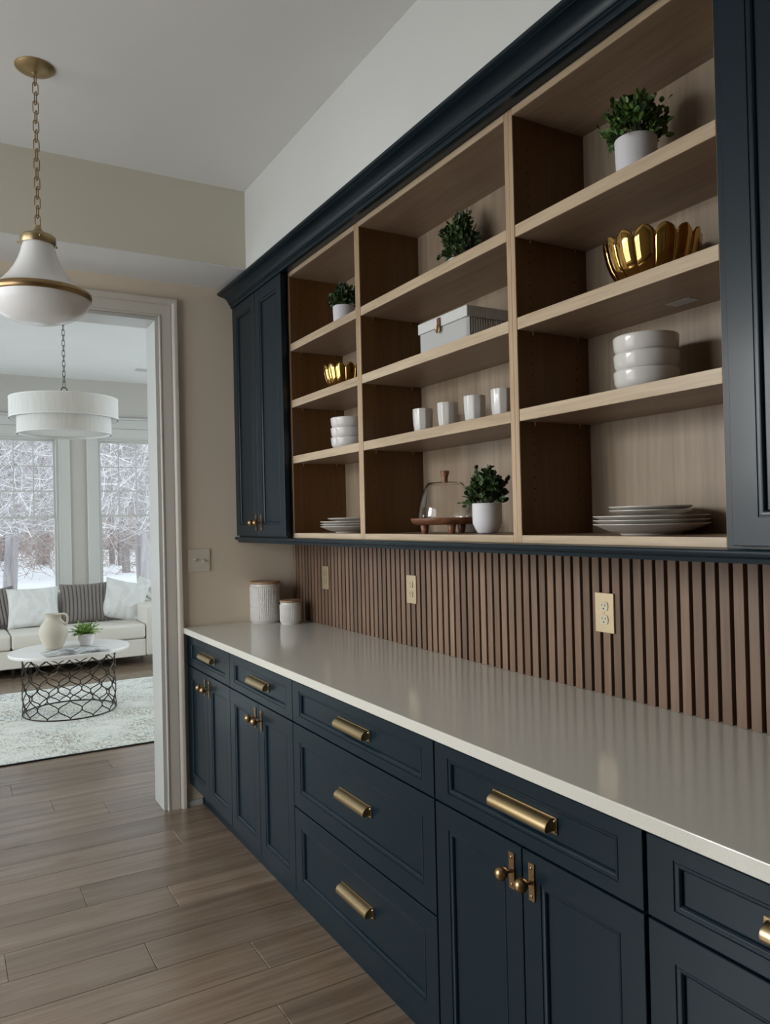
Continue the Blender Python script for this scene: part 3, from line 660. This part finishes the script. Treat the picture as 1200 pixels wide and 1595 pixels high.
# canisters
def canister(x, y, r, h, lidh, lab):
    t = thing('canister', lab, 'canister', (x, y, .914), 'textured white canisters on the counter')
    prof = [(r*.90,0),(r*.97,.003),(r,.010),(r,h-.012),(r*.985,h-.006),(r*.985,h)]
    vs = []; fs = []; n = 240; rows = int(h/.0026)
    per = 26 if r > .06 else 20; ph = 2*PI*r/per*1.0
    for i in range(rows+1):
        z = h*i/rows
        base_r = r if .012 < z < h-.010 else (r*(.93+.07*min(1, z/.012)) if z <= .012 else r*.985)
        for j in range(n):
            a = 2*PI*j/n; u = a*per/(2*PI); w = z/(ph*.9); q = abs(((u+w) % 1)-.5)+abs(((u-w) % 1)-.5)
            d = -.0018+.0042*min(q, 1-q)*2 if .012 < z < h-.012 else 0
            vs.append((x+(base_r+d)*math.cos(a), y+(base_r+d)*math.sin(a), .914+z))
    for i in range(rows):
        for j in range(n): k = (j+1) % n; fs.append((i*n+j, i*n+k, (i+1)*n+k, (i+1)*n+j))
    fs.append(tuple(reversed(range(n)))); fs.append(tuple(range(rows*n, rows*n+n)))
    part(MB().add(vs, fs), 'body', M_white, t, smooth=50)
    part(MB().lathe([(r*1.0, 0), (r*1.03,.001), (r*1.03, lidh-.0015), (r*1.01, lidh)], (x, y, .914+h+.0004), 48), 'lid', M_lidwood, t, smooth=30)
canister(-.200, 3.856, .0775, .203, .013, 'taller white diamond-textured canister with wooden lid against the door wall')
canister(-.121, 3.706, .0515, .112, .011, 'shorter white textured canister with wooden lid beside the slats')

# ------------------------------------------------------------------ pendants
def link_mb(L, Wd, r):
    pts = []; s = L/2-Wd/2
    for i in range(8): a = PI*i/7; pts.append(((Wd/2)*math.cos(a), 0, s+(Wd/2)*math.sin(a)))
    for i in range(8): a = PI+PI*i/7; pts.append(((Wd/2)*math.cos(a), 0, -s+(Wd/2)*math.sin(a)))
    return MB().tube(pts, r, 6, True)
def chain(parent, x, y, z0, z1, pitch, L, Wd, r, mat):
    n = max(2, round((z1-z0)/pitch)); p = (z1-z0)/n; proto = None; base_ = wpos(parent)
    for i in range(n):
        if proto is None: proto = part(link_mb(L, Wd, r), 'chain_link', mat, parent, smooth=60, local=True); c = proto
        else: c = proto.copy(); C.objects.link(c); c.parent = parent
        c.location = Vector((x, y, z0+p*(i+.5)))-base_; c.rotation_euler = (0, 0, (PI/2 if i % 2 else 0)+.25)
px_, py_ = -1.371, 2.925
pd = thing('pendant_light', 'bell-shaped opal glass pendant with brass band hanging on a chain', 'lamp', (px_, py_, 2.157))
part(MB().lathe([(.0665,0),(.066,-.003),(.060,-.008),(.045,-.015),(.028,-.020),(.014,-.024),(.012,-.030),(.006,-.031),(.001,-.031)], (px_, py_, ZC), 40, True, False), 'canopy', M_brass, pd, smooth=40)
chain(pd, px_, py_, 2.497, ZC-.026, .0335, .0450, .0185, .0020, M_brassdk)
part(MB().lathe([(.004,2.500),(.008,2.499),(.010,2.492),(.013,2.484),(.022,2.476),(.036,2.468),(.052,2.462),(.0575,2.457),(.0585,2.432),(.0570,2.430),(.054,2.431)], (px_, py_, 0), 40, True, False), 'shade_cap', M_brass, pd, smooth=40)
for k in range(3):
    a = k*2*PI/3+.5; c_ = Vector((px_+.060*math.cos(a), py_+.060*math.sin(a), 2.442))
    part(MB().tube([c_, c_+Vector((.010*math.cos(a), .010*math.sin(a), 0))], .0022, 8).sphere(c_+Vector((.012*math.cos(a), .012*math.sin(a), 0)), .0042, 8, 6), 'thumb_screw', M_brassdk, pd, smooth=40)
part(MB().lathe([(.050,2.445),(.0530,2.425),(.0590,2.400),(.0680,2.375),(.0810,2.348),(.0980,2.322),(.1200,2.296),(.1420,2.277),(.1590,2.266),(.1660,2.262)], (px_, py_, 0), 64, False, False), 'upper_shade', M_opal, pd, smooth=60)
part(MB().lathe([(.164,2.264),(.1685,2.2635),(.1725,2.259),(.1735,2.250),(.1725,2.241),(.1685,2.2375),(.164,2.237),(.164,2.264)], (px_, py_, 0), 72, False, False), 'brass_band', M_brassdk, pd, smooth=50)
part(MB().lathe([(.1665,2.238),(.1655,2.230),(.1560,2.210),(.1360,2.190),(.1060,2.173),(.070,2.162),(.035,2.157),(.001,2.156)], (px_, py_, 0), 64, False, False), 'lower_bowl', M_opal, pd, smooth=60)

dx_, dy_ = -.828, 6.45
dr = thing('drum_pendant', 'two-tier pale linen drum pendant over the round coffee table', 'lamp', (dx_, dy_, 2.15))
part(MB().lathe([(.07,0),(.068,-.012),(.02,-.022),(.001,-.022)], (dx_, dy_, ZL), 32, True, False), 'canopy', M_bronze, dr, smooth=40)
chain(dr, dx_, dy_, 2.535, ZL-.02, .040, .052, .020, .0022, M_bronze)
part(MB().tube([(dx_, dy_, 2.30), (dx_, dy_, 2.485)], .007, 10).tube([(dx_+.022*math.cos(a), dy_, 2.508+.022*math.sin(a)) for a in [i*PI/8 for i in range(16)]], .004, 6, True), 'stem', M_bronze, dr, smooth=50)
def drum(r, z0, z1, nm):
    s = part(MB().lathe([(r, z0), (r, z1), (r-.006, z1), (r-.006, z0), (r, z0)], (dx_, dy_, 0), 72, False, False), nm, M_shade, dr, smooth=40)
    for z in (z0, z1-.010): part(MB().lathe([(r+.0018, z), (r+.0018, z+.010), (r-.008, z+.010), (r-.008, z), (r+.0018, z)], (dx_, dy_, 0), 72, False, False), 'band', M_shadeband, s, smooth=40)
drum(.397, 2.278, 2.440, 'outer_shade'); drum(.343, 2.160, 2.300, 'inner_shade')
part(MB().lathe([(.001, 2.180), (.337, 2.180), (.337, 2.184), (.001, 2.184)], (dx_, dy_, 0), 48, False, False), 'diffuser', M_shade, dr)
mb = MB()
for k in range(3): a = k*2*PI/3; mb.tube([(dx_, dy_, 2.425), (dx_+.393*math.cos(a), dy_+.393*math.sin(a), 2.425)], .003, 6)
part(mb, 'spider', M_bronze, dr)

# ------------------------------------------------------------------ sitting room
rug = thing('rug', 'pale distressed grey and green rug under the coffee table', 'rug', (-.5, 6.325, 0))
part(MB().box(-2.3, 1.15, 5.222, 7.434, .0005, .009), 'pile', M_rug, rug)
mb = MB().box(-2.312, 1.162, 5.208, 5.221, .0005, .008).box(-2.312, 1.162, 7.435, 7.448, .0005, .008).box(-2.313, -2.301, 5.221, 7.435, .0005, .008).box(1.151, 1.163, 5.221, 7.435, .0005, .008)
part(mb, 'binding', M_bind, rug)
TX, TY, TZ = -.827, 6.455, .493
tb = thing('coffee_table', 'oval white coffee table on a dark openwork metal drum base', 'table', (TX, TY, .009))
vs = []; fs = []; n = 72; ax = Vector((.897, .441)); ay = Vector((-.441, .897))
prf = [(.97,-.026),(.995,-.024),(1.0,-.018),(1.0,-.004),(.994,0),(.985,.0005)]
for s_, z in prf:
    for j in range(n):
        a = 2*PI*j/n; p = ax*(.455*s_*math.cos(a))+ay*(.402*s_*math.sin(a)); vs.append((TX+.010+p.x, TY+p.y, TZ+z))
for i in range(len(prf)-1):
    for j in range(n): k = (j+1) % n; fs.append((i*n+j, i*n+k, (i+1)*n+k, (i+1)*n+j))
fs.append(tuple(reversed(range(n)))); fs.append(tuple(range((len(prf)-1)*n, len(prf)*n)))
part(MB().add(vs, fs), 'tabletop', M_tabletop, tb, smooth=40)
RB = .338
for z, nm in ((.014, 'bottom_ring'), (TZ-.031, 'top_ring')): part(MB().tube([(TX+RB*math.cos(2*PI*j/60), TY+RB*math.sin(2*PI*j/60), z) for j in range(60)], .0048, 8, True), nm, M_bronze, tb, smooth=60)
NC = 13; rows = 3; z0, z1 = .014, TZ-.031
for k in range(NC):
    for sg in (-1, 1):
        pts = []
        for i in range(rows*20+1):
            t = i/20; ph = t % 1; q = 1-abs(2*ph-1); s_ = q*q*q*(q*(6*q-15)+10)
            a = 2*PI*k/NC+math.radians(-97.5)+sg*(PI/NC)*s_; pts.append((TX+RB*math.cos(a), TY+RB*math.sin(a), z0+(z1-z0)*i/(rows*20)))
        part(MB().tube(pts, .0044, 5), 'lattice_wire', M_bronze, tb, smooth=60)
# jug
jx, jy = -.932, 6.50
jg = thing('ceramic_jug', 'cream stoneware jug with loop handle on the coffee table', 'jug', (jx, jy, TZ))
part(MB().lathe([(.050,.001),(.058,.004),(.078,.040),(.098,.085),(.107,.125),(.104,.160),(.088,.195),(.066,.220),(.057,.234),(.057,.248),(.064,.262),(.068,.268),(.066,.272),(.060,.270),(.052,.250),(.050,.235),(.060,.215),(.05,.10)], (jx, jy, TZ), 48, True, True), 'body', M_jug, jg, smooth=60)
d_ = Vector((.80, -.45, 0)).normalized()
pts = [Vector((jx, jy, TZ))+d_*o_+Vector((0,0,z)) for o_, z in ((.060,.262),(.078,.272),(.098,.268),(.109,.248),(.110,.222),(.102,.196),(.090,.182))]
part(MB().tube(pts, [.010,.0095,.009,.009,.009,.0095,.011], 10), 'handle', M_jug, jg, smooth=60)
# fern
fx, fy = -.688, 6.54
t = thing('potted_fern', 'bright green fern in a small white pot on the coffee table', 'plant', (fx, fy, TZ))
part(MB().lathe([(.040,.0006),(.045,.003),(.052,.030),(.058,.045),(.059,.092),(.056,.094),(.053,.090),(.052,.06)], (fx, fy, TZ), 36, True, True), 'pot', M_matte, t, smooth=40)
rn = random.Random(11); lf = MB(); st = MB()
for i in range(60):
    a = rn.uniform(0, 2*PI); L = rn.uniform(.07, .15); up = rn.uniform(.25, 1.45)
    p0 = Vector((fx+rn.uniform(-.02,.02), fy+rn.uniform(-.02,.02), TZ+.088)); d = Vector((math.cos(a)*math.cos(up), math.sin(a)*math.cos(up), math.sin(up)))
    pts = [p0+d*L*t_+Vector((0,0,-.03*t_*t_)) for t_ in (0,.33,.66,1)]; st.tube(pts, .001, 3)
    for k in range(12):
        t_ = .25+.75*k/11; q = p0+d*L*t_+Vector((0,0,-.03*t_*t_)); sd = d.cross(Vector((0,0,1))).normalized()
        for s_ in (-1, 1): leaf_fan(lf, q, sd*s_+d*.5, .020*(1.15-t_*.5), .009, rn)
o = part(lf, 'fronds', M_fern, t); o['kind'] = 'stuff'; o = part(st, 'stems', M_fern, t); o['kind'] = 'stuff'
# open book
bk = thing('open_book', 'open magazine lying face up on the coffee table', 'book', (-.810, 6.235, TZ+.0006)); bk.rotation_euler = (0, 0, math.radians(3))
for sg in (-1, 1):
    vs = []; N = 10
    prof_t = [(i/N*.225, .003+.020*math.sin(PI*min(1, (i/N)*1.15))**.8*(1-i/N*.55)) for i in range(N+1)]
    for yy in (-.13, .13):
        for u, h in prof_t: vs.append((sg*u, yy, h))
    for yy in (-.13, .13):
        for u, h in prof_t: vs.append((sg*u, yy, .0006))
    m = N+1; fs = []
    for i in range(N): fs += [(i, i+1, m+i+1, m+i), (2*m+i, 3*m+i, 3*m+i+1, 2*m+i+1), (i, 2*m+i, 2*m+i+1, i+1), (m+i, m+i+1, 3*m+i+1, 3*m+i)]
    fs += [(N, 2*m+N, 3*m+N, m+N), (0, m, 3*m, 2*m)]
    part(MB().add(vs, fs), 'page_block', M_page if True else M_paper, bk, smooth=30, local=True)
part(MB().box(-.232, .232, -.134, .134, 0, .0006), 'cover', M_paper, bk, local=True)
# sofa
SX0, SX1, SY0 = -2.35, .355, 8.13
sf = thing('sofa', 'long cream upholstered sofa under the sitting-room windows', 'sofa', ((SX0+SX1)/2, 8.6, 0))
part(MB().box(SX0+.2, SX1-.215, SY0+.012, 9.0, .095, .270), 'base', M_sofa, sf, bev=.012, segs=3)
for a, b in ((SX0+.22, -1.12), (-1.115, SX1-.222)):
    part(MB().box(a, b, SY0-.005, 8.86, .273, .425), 'seat_cushion', M_sofa, sf, bev=.028, segs=4, smooth=180)
part(MB().box(SX0+.05, SX1-.05, 8.86, 9.06, .10, .755), 'backrest', M_sofa, sf, bev=.03, segs=4, smooth=180)
for a, b in ((SX1-.212, SX1), (SX0, SX0+.212)): part(MB().box(a, b, SY0-.005, 9.03, .095, .605), 'arm', M_sofa, sf, bev=.022, segs=4, smooth=180)
for xx in (SX0+.08, -1.1, -.95, SX1-.08):
    for yy in (8.2, 8.98): part(MB().lathe([(.012,0),(.012,.002),(.020,.096)], (xx, yy, 0), 12), 'foot', M_bronze, sf)
part(MB().box(.23, .29, SY0-.012, SY0-.004, .455, .50), 'brass_fitting', M_brass, sf, bev=.003, label='small brass fitting on the front of the arm')
def pillow(lab, x, y, z, w, h, th, mat, rx, rz, ribs=0, seed=0, ry=0):
    N = 40 if not ribs else 120; Mv = 28; rn = random.Random(seed); vs = []; fs = []
    A = [(rn.uniform(1,4), rn.uniform(1,4), rn.uniform(0,6), rn.uniform(.002,.006)) for _ in range(5)]
    for side in (1, -1):
        for i in range(Mv+1):
            v = -1+2*i/Mv
            for j in range(N+1):
                u = -1+2*j/N
                e = max(0, (1-abs(u)**3.2))**.5*max(0, (1-abs(v)**3.2))**.5
                px = u*w/2*(1-.07*(1-v*v)+.035*v*v*0); pz = v*h/2*(1-.07*(1-u*u))
                t_ = th/2*e
                if ribs: t_ += .020*abs(math.sin(u*ribs*PI/2))**.7*min(1, e*2)-.010*min(1, e*2)
                else: t_ += sum(k*math.sin(a*u*2+b*v*2+c) for a, b, c, k in A)*e
                vs.append((px, -side*t_, pz))
    K = (N+1)*(Mv+1)
    for s_ in (0, 1):
        for i in range(Mv):
            for j in range(N):
                q = (s_*K+i*(N+1)+j, s_*K+i*(N+1)+j+1, s_*K+(i+1)*(N+1)+j+1, s_*K+(i+1)*(N+1)+j); fs.append(q if s_ == 0 else q[::-1])
    o = part(MB().add(vs, fs), 'throw_pillow', mat, None, smooth=70); o.location = (x, y, z); o.rotation_euler = (rx, ry, rz)
    return tag(o, lab, 'pillow', 'throw pillows along the sofa')
pillow('white textured throw pillow behind the cream jug', -.870, 8.66, .622, .50, .42, .15, M_pilw, -.32, .03, seed=1)
pillow('taupe ribbed throw pillow in the middle of the sofa', -.372, 8.70, .628, .48, .43, .13, M_pilb, -.25, -.02, ribs=12, seed=2)
pillow('plump white throw pillow leaning on the sofa arm', .030, 8.66, .630, .46, .44, .17, M_pilw, -.28, -.25, seed=3, ry=.22)
pillow('taupe ribbed throw pillow cut off at the left edge of the photo', -1.235, 8.70, .625, .44, .42, .13, M_pilb, -.25, .1, ribs=12, seed=4, ry=-.12)
pillow('small pale pillow on the sofa arm beside the door jamb', .29, 8.72, .735, .26, .22, .10, M_pilw, -.3, -.2, seed=5, ry=.4)

# ------------------------------------------------------------------ outdoors
mb = MB(); nx, ny = 40, 44; rn = random.Random(5)
vs = []; fs = []
for i in range(ny+1):
    yy = 9.6+(i/ny)**1.6*140
    for j in range(nx+1):
        xx = -60+j*(150/nx); z = -.55+.10*math.sin(xx*.35+yy*.2)+.08*math.sin(yy*.5) + max(0, yy-52)*.02
        vs.append((xx, yy, z))
for i in range(ny):
    for j in range(nx): fs.append((i*(nx+1)+j, i*(nx+1)+j+1, (i+1)*(nx+1)+j+1, (i+1)*(nx+1)+j))
o = part(MB().add(vs, fs), 'snowy_ground', M_snow, smooth=80); struct(o)
vs = []; fs = []
for i in range(15):
    yy = 62+i*5
    for j in range(61):
        xx = -50+j*2.5; vs.append((xx, yy+rn.uniform(-1,1), .0+min(1, i/6)**.8*24+rn.uniform(-1,1)*(1.2 if i else 0)))
for i in range(14):
    for j in range(60): fs.append((i*61+j, i*61+j+1, (i+1)*61+j+1, (i+1)*61+j))
o = part(MB().add(vs, fs), 'wooded_hill', M_hill, smooth=60); struct(o)
def tree_mb(seed, H, r0, levels=4, spread=.6, bare=.25):
    rn = random.Random(seed); tr_m = MB(); br = MB()
    def grow(p, d, L, r, lv):
        n = 4 if lv < levels else 3; pts = [p]; rs = [r]; q = p; dd = d
        for i in range(n):
            dd = (dd+Vector((rn.uniform(-1,1), rn.uniform(-1,1), rn.uniform(-.3,.7)))*(.06 if lv == 0 else .20)).normalized(); q = q+dd*L/n; pts.append(q); rs.append(r*(1-.62*(i+1)/n))
        (tr_m if lv == 0 else br).tube(pts, rs, 8 if lv == 0 else (4 if lv < 3 else 3), caps=False)
        if lv >= levels: return
        k = (13, 6, 5, 4)[min(lv, 3)]
        for i in range(k):
            t = bare+(1-bare)*(i+.6)/k if lv == 0 else .2+.8*(i+.5)/k
            ii = min(n-1, int(t*n)); f = t*n-ii; pp = pts[ii].lerp(pts[min(n, ii+1)], min(1, f)); rr = rs[ii]*.42
            a = rn.uniform(0, 2*PI); nd_ = Vector((math.cos(a), math.sin(a), rn.uniform(.05, .8)))
            grow(pp, (dd*.35+nd_*spread*1.3).normalized(), L*(.42 if lv == 0 else .55)*rn.uniform(.7,1.2), max(rr, .006), lv+1)
    grow(Vector((0,0,-.2)), Vector((0,0,1)), H, r0, 0)
    return tr_m, br
def tree(lab, x, y, z, seed, H, r0, mt, mbr, bare=.25, lv=3):
    t = thing('bare_tree', lab, 'tree', (x, y, z), 'bare winter trees beyond the windows')
    a, b = tree_mb(seed, H, r0, lv, bare=bare)
    part(a, 'trunk', mt, t, smooth=60, local=True); o = part(b, 'branches', mbr, t, local=True); o['kind'] = 'stuff'
    return t
tbig = tree('thick grey tree trunk seen close outside the right window', 3.95, 25.0, -.5, 1, 13, .27, M_bark, M_twig, .3)
tpale = tree('pale tree with spreading white branches outside the left window', .05, 25.2, -.5, 2, 12, .20, M_bark, M_twig, .22)
tdark = tree('thin dark tree standing in the snow behind the left window', 3.36, 46.0, -.5, 3, 12, .20, M_barkd, M_twigb, .3)
tree('slim tree left of the thick trunk outside the right window', 5.08, 33.6, -.5, 4, 13, .17, M_bark, M_twig, .3)
tree('slender leaning tree at the left of the right window', 6.3, 41.0, -.5, 5, 13, .15, M_barkd, M_twig, .25)
rn = random.Random(21); protos = [tbig, tpale, tdark]
for i in range(30):
    y = rn.uniform(38, 62); x = -1.68+(y)*rn.uniform(-.02, .30)+rn.uniform(-2, 3)
    c = copy_tree(protos[i % 3]); c.location = (x, y, -.5); s_ = rn.uniform(.65, 1.1); c.scale = (s_, s_, rn.uniform(.8, 1.2)); c.rotation_euler = (0, 0, rn.uniform(0, 6.28))
    c['label'] = 'bare winter tree in the distant snowy woodland'; c['group'] = 'distant woodland trees'
# frosted undergrowth and overhanging twigs
def thicket(n, xr, yr, zr, L, mat, seed, name, lab, rr=(.004, .010)):
    rn = random.Random(seed); mb = MB()
    for i in range(n):
        y = rn.uniform(*yr); x = -1.68+(y)*rn.uniform(*xr); p = Vector((x, y, rn.uniform(*zr)))
        d = Vector((rn.uniform(-1,1), rn.uniform(-1,1)*.6, rn.uniform(-.4,1))).normalized(); l = rn.uniform(*L); pts = [p]
        for k in range(3): d = (d+Vector((rn.uniform(-1,1), rn.uniform(-1,1), rn.uniform(-.7,.9)))*.55).normalized(); p = p+d*l/3; pts.append(p)
        r = rn.uniform(*rr); mb.tube(pts, [r, r*.8, r*.55, r*.3], 3, caps=False)
    o = part(mb, name, mat); o['kind'] = 'stuff'; tag(o, lab, 'twigs'); return o
thicket(15000, (-.03, .32), (16, 34), (1.2, 9.0), (.35, 1.3), M_twig, 31, 'frosted_twigs', 'tangle of frosted twigs overhanging outside the windows', (.005, .013))
thicket(4200, (-.03, .34), (30, 50), (-.5, 2.4), (.5, 1.7), M_twigb, 32, 'brown_undergrowth', 'brown undergrowth at the edge of the snowy woodland', (.008, .017))
